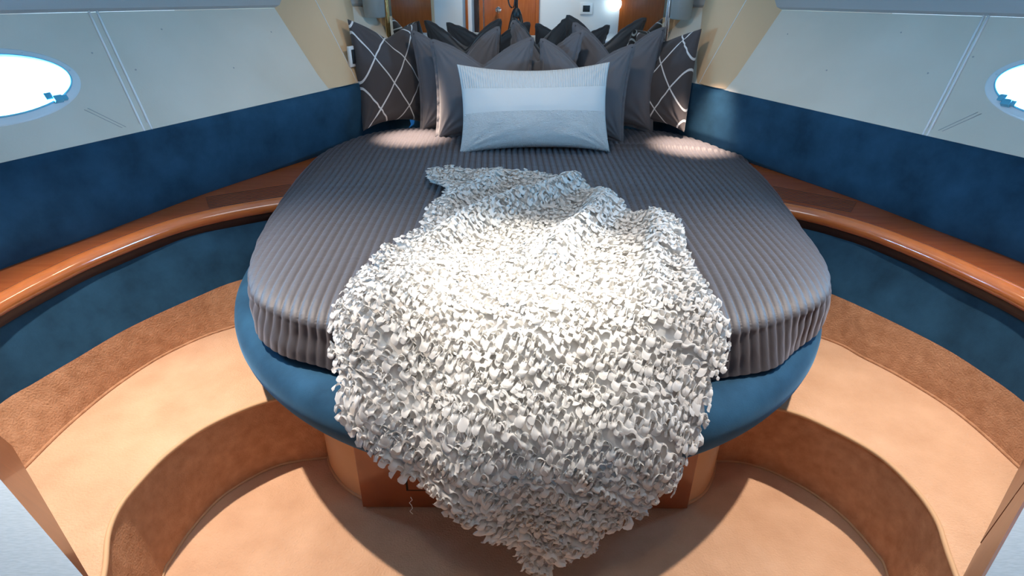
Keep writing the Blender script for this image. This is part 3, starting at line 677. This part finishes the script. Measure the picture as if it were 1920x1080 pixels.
me.loops.add(FF.size); me.loops.foreach_set('vertex_index', FF.ravel().astype(np.int32))
me.polygons.add(len(FF)); me.polygons.foreach_set('loop_start', np.arange(0, FF.size, 4, dtype=np.int32)); me.polygons.foreach_set('loop_total', np.full(len(FF), 4, np.int32))
me.polygons.foreach_set('use_smooth', [True] * len(FF)); me.update(); me.validate(); me.materials.append(throw_m)
ro = bpy.data.objects.new('ruffle', me); C.objects.link(ro); ro.parent = tw; ro['kind'] = 'stuff'
ro.matrix_parent_inverse = Matrix.Translation(-Vector(tw['base']))
# loose thread
tt = [(-.226 + .004 * math.sin(k * 2.2), .965 - .001 * k, .375 - .0080 * k) for k in range(7)]
tube('loose_thread', tt, .0008, throw_m, tw, 5)

# ------------------------------------------------------------------ pillows
def pillow(name, label, cat, loc, w_, h_, T, rotz, lean, roll=0, chop=0, m=linen, flange=True, seed=0, group=None, ear=.09, sag=0, wrinkle=.0058, bands=False, chopx=0):
    root = thing(name, label, cat, loc, group, rot=(0, 0, 0))
    root.rotation_mode = 'XYZ'
    root.rotation_euler = (Matrix.Rotation(rotz, 3, 'Z') @ Matrix.Rotation(-lean, 3, 'X') @ Matrix.Rotation(roll, 3, 'Y')).to_euler()
    n1, n2, n3 = SN(9, seed=seed + 100), SN(26, seed=seed + 200), SN(60, seed=seed + 300)
    N = 72 if not bands else 110
    a = np.linspace(-1, 1, N); a = np.sign(a) * (1 - (1 - abs(a)) ** 1.35); Aa, Bb = np.meshgrid(a, a)
    def shape(A_, B_, out=0):
        x = w_ / 2 * A_ * (1 - ear * (1 - B_ ** 2) * abs(A_)); z = h_ / 2 * B_ * (1 - ear * (1 - A_ ** 2) * abs(B_))
        up = np.clip((B_ + .15) / 1.15, 0, 1)
        z = z - chop * np.exp(-(np.abs(A_ - chopx) / .50) ** 1.35) * up ** 2
        x = x - np.sign(A_ - chopx) * chop * .12 * up ** 2 * abs(A_) * 0
        z = z - sag * (1 - A_ ** 2) * up
        # weight settles low
        low = np.clip(-B_, 0, 1); z = z + .015 * low * (1 - abs(A_) ** 3)
        return x, z + h_ / 2
    X, Z = shape(Aa, Bb)
    body = np.clip((1 - Aa ** 2) * (1 - Bb ** 2), 0, 1)
    th = T / 2 * body ** (.42 if not bands else .36) * (1 - .25 * np.clip(Bb, 0, 1))
    if chop: th = th * (1 - .45 * np.exp(-((Aa - chopx) / .25) ** 2) * np.clip(Bb, 0, 1) ** 1.5)
    rows = []; V = []; F = []; UV = []
    for sgn in (-1, 1):
        # creases running in from the corners
        cr = 0
        for cx_, cz_ in ((-1, -1), (1, -1), (-1, 1), (1, 1)):
            dx, dz = Aa - cx_, Bb - cz_; rr = np.hypot(dx, dz) + 1e-6; an = np.arctan2(dz * cz_, dx * cx_)
            cr = cr + np.exp(-rr / .55) * np.sin(an * 16 + seed + cx_ + 2 * cz_)
        w2 = wrinkle * (n1(X + sgn, Z) * .8 + .5 * n2(X * 1.2 + sgn, Z) + .15 * n3(X, Z + sgn) + 1.1 * cr) * np.clip(body * 6, 0, 1)
        Y = sgn * (th + w2 + .0018)
        off = len(V); V += list(map(tuple, np.stack([X, Y, Z], -1).reshape(-1, 3)))
        UV += list(map(tuple, np.stack([(Aa + 1) / 2, (Bb + 1) / 2], -1).reshape(-1, 2)))
        for i in range(N - 1):
            for j in range(N - 1):
                q_ = [off + i * N + j, off + i * N + j + 1, off + (i + 1) * N + j + 1, off + (i + 1) * N + j]
                F.append(q_ if sgn < 0 else q_[::-1])
    # close the rim
    rim = [(0, j) for j in range(N)] + [(i, N - 1) for i in range(1, N)] + [(N - 1, j) for j in range(N - 2, -1, -1)] + [(i, 0) for i in range(N - 2, 0, -1)]
    ids = [i * N + j for i, j in rim]; M_ = N * N
    for k in range(len(ids)):
        p0, p1 = ids[k], ids[(k + 1) % len(ids)]; F.append([p0, p1, p1 + M_, p0 + M_][::-1])
    mesh('cover', V, F, m, root, uv=UV)
    if flange:
        t = np.linspace(0, 4, 241)[:-1]; E = []
        for q_ in t:
            k, f_ = int(q_), q_ - int(q_); f_ = f_ * 2 - 1
            E.append([(f_, -1), (1, f_), (-f_, 1), (-1, -f_)][k])
        E = np.array(E); x, z = shape(E[:, 0], E[:, 1]); cxy = np.c_[x, z]; d = cxy - np.array([0, h_ / 2])
        ex = E / np.maximum(abs(E).max(1), 1e-6)[:, None]
        on = np.where(abs(E) > .985, np.sign(E), 0); on = on / np.maximum(np.linalg.norm(on, axis=1), 1e-6)[:, None]
        wv = .004 * np.sin(np.arange(240) * .55 + seed) + .003 * np.sin(np.arange(240) * 1.27)
        fl_ = .013 if flange is True else flange
        r0 = np.c_[cxy[:, 0] - on[:, 0] * .006, -np.full(240, .0045), cxy[:, 1] - on[:, 1] * .006]
        r1 = np.c_[cxy[:, 0] + on[:, 0] * fl_, wv - .0015, cxy[:, 1] + on[:, 1] * fl_]
        r2 = np.c_[cxy[:, 0] + on[:, 0] * fl_, wv + .0015, cxy[:, 1] + on[:, 1] * fl_]
        r3 = np.c_[cxy[:, 0] - on[:, 0] * .006, np.full(240, .0045), cxy[:, 1] - on[:, 1] * .006]
        loft('flange', [r0, r1, r2, r3], m, root, close=True)
        tube('seam', np.c_[cxy[:, 0] - on[:, 0] * .003, np.full(240, -.0052), cxy[:, 1] - on[:, 1] * .003], .0016, linen_d, root, 5, closed=True)
    return root
G1 = 'pillows against the mirror'
pillow('pillow', 'dark grey pillow with white diamond lattice, leftmost of the row', 'pillow', (-.572, 3.00, .690), .40, .49, .15, R(50), R(11), R(6), chop=.06, m=latt, flange=False, seed=1)
pillow('pillow', 'dark grey pillow with white diamond lattice, rightmost of the row', 'pillow', (.690, 3.0, .690), .375, .455, .15, R(-53), R(12), R(-7), chop=.03, m=latt, flange=False, seed=2)
pillow('pillow', 'plain grey flanged pillow beside the left lattice pillow, back row', 'pillow', (-.245, 3.00, .690), .40, .455, .16, R(8), R(10), R(-2), chop=.15, seed=3)
pillow('pillow', 'plain grey flanged pillow in the middle of the back row', 'pillow', (.10, 3.05, .690), .42, .47, .15, R(-42), R(8), R(2), chop=.16, seed=4)
pillow('pillow', 'plain grey flanged pillow beside the right lattice pillow, back row', 'pillow', (.47, 3.00, .690), .415, .475, .16, R(-6), R(10), R(2), chop=.15, seed=5)
pillow('pillow', 'plain grey flanged pillow behind the left half of the white cushion', 'pillow', (-.125, 2.82, .690), .45, .435, .17, R(4), R(16), R(-1), chop=.105, seed=6)
pillow('pillow', 'plain grey flanged pillow behind the right half of the white cushion', 'pillow', (.300, 2.82, .690), .41, .425, .17, R(-10), R(15), R(2), chop=.125, seed=7)
pillow('cushion', 'white oblong cushion with ribbed top band, in front of the grey pillows', 'cushion', (.095, 2.575, .690), .65, .375, .20, R(1), R(22), R(-1), m=white_c, flange=False, seed=8, ear=.065, sag=.022, wrinkle=.003, bands=True)

# ------------------------------------------------------------------ photographer's tripod (reflected in the mirror)
tp = thing('camera_tripod', 'black tripod with hanging strap, reflected in the mirror before the door', 'tripod', (.03, -.12, 0))
tx, ty = .03, -.12
tube('centre_column', [(tx, ty, .80), (tx, ty, 1.30)], .016, black, tp, 14)
lathe('hub', [(.02, .86), (.045, .88), (.05, .91), (.035, .945), (.02, .96)], black, tp, 18, Matrix.Translation((tx, ty, 0)))
for k in range(3):
    a_ = R(90 + 120 * k + 60); dx, dy = math.cos(a_), math.sin(a_)
    tube('leg', [(tx + dx * .04, ty + dy * .04, .90), (tx + dx * .15, ty + dy * .15, .5), (tx + dx * .29, ty + dy * .29, .01)], np.array([.019, .016, .012]), black, tp, 12)
box('camera_body', (tx - .07, ty - .05, 1.38), (tx + .07, ty + .0, 1.47), black, tp, .01)
lathe('ball_head', [(.02, 1.29), (.03, 1.31), (.032, 1.345), (.02, 1.37), (.03, 1.38)], black, tp, 18, Matrix.Translation((tx, ty, 0)))
tube('strap', spline([(-.07 + tx, ty - .03, 1.42), (-.085 + tx, ty + .02, 1.2), (-.08 + tx, ty + .03, 1.02), (-.05 + tx, ty + .03, .965), (-.02 + tx, ty + .03, 1.0), (tx, ty + .02, 1.35)], 40), .007, black, tp, 8)
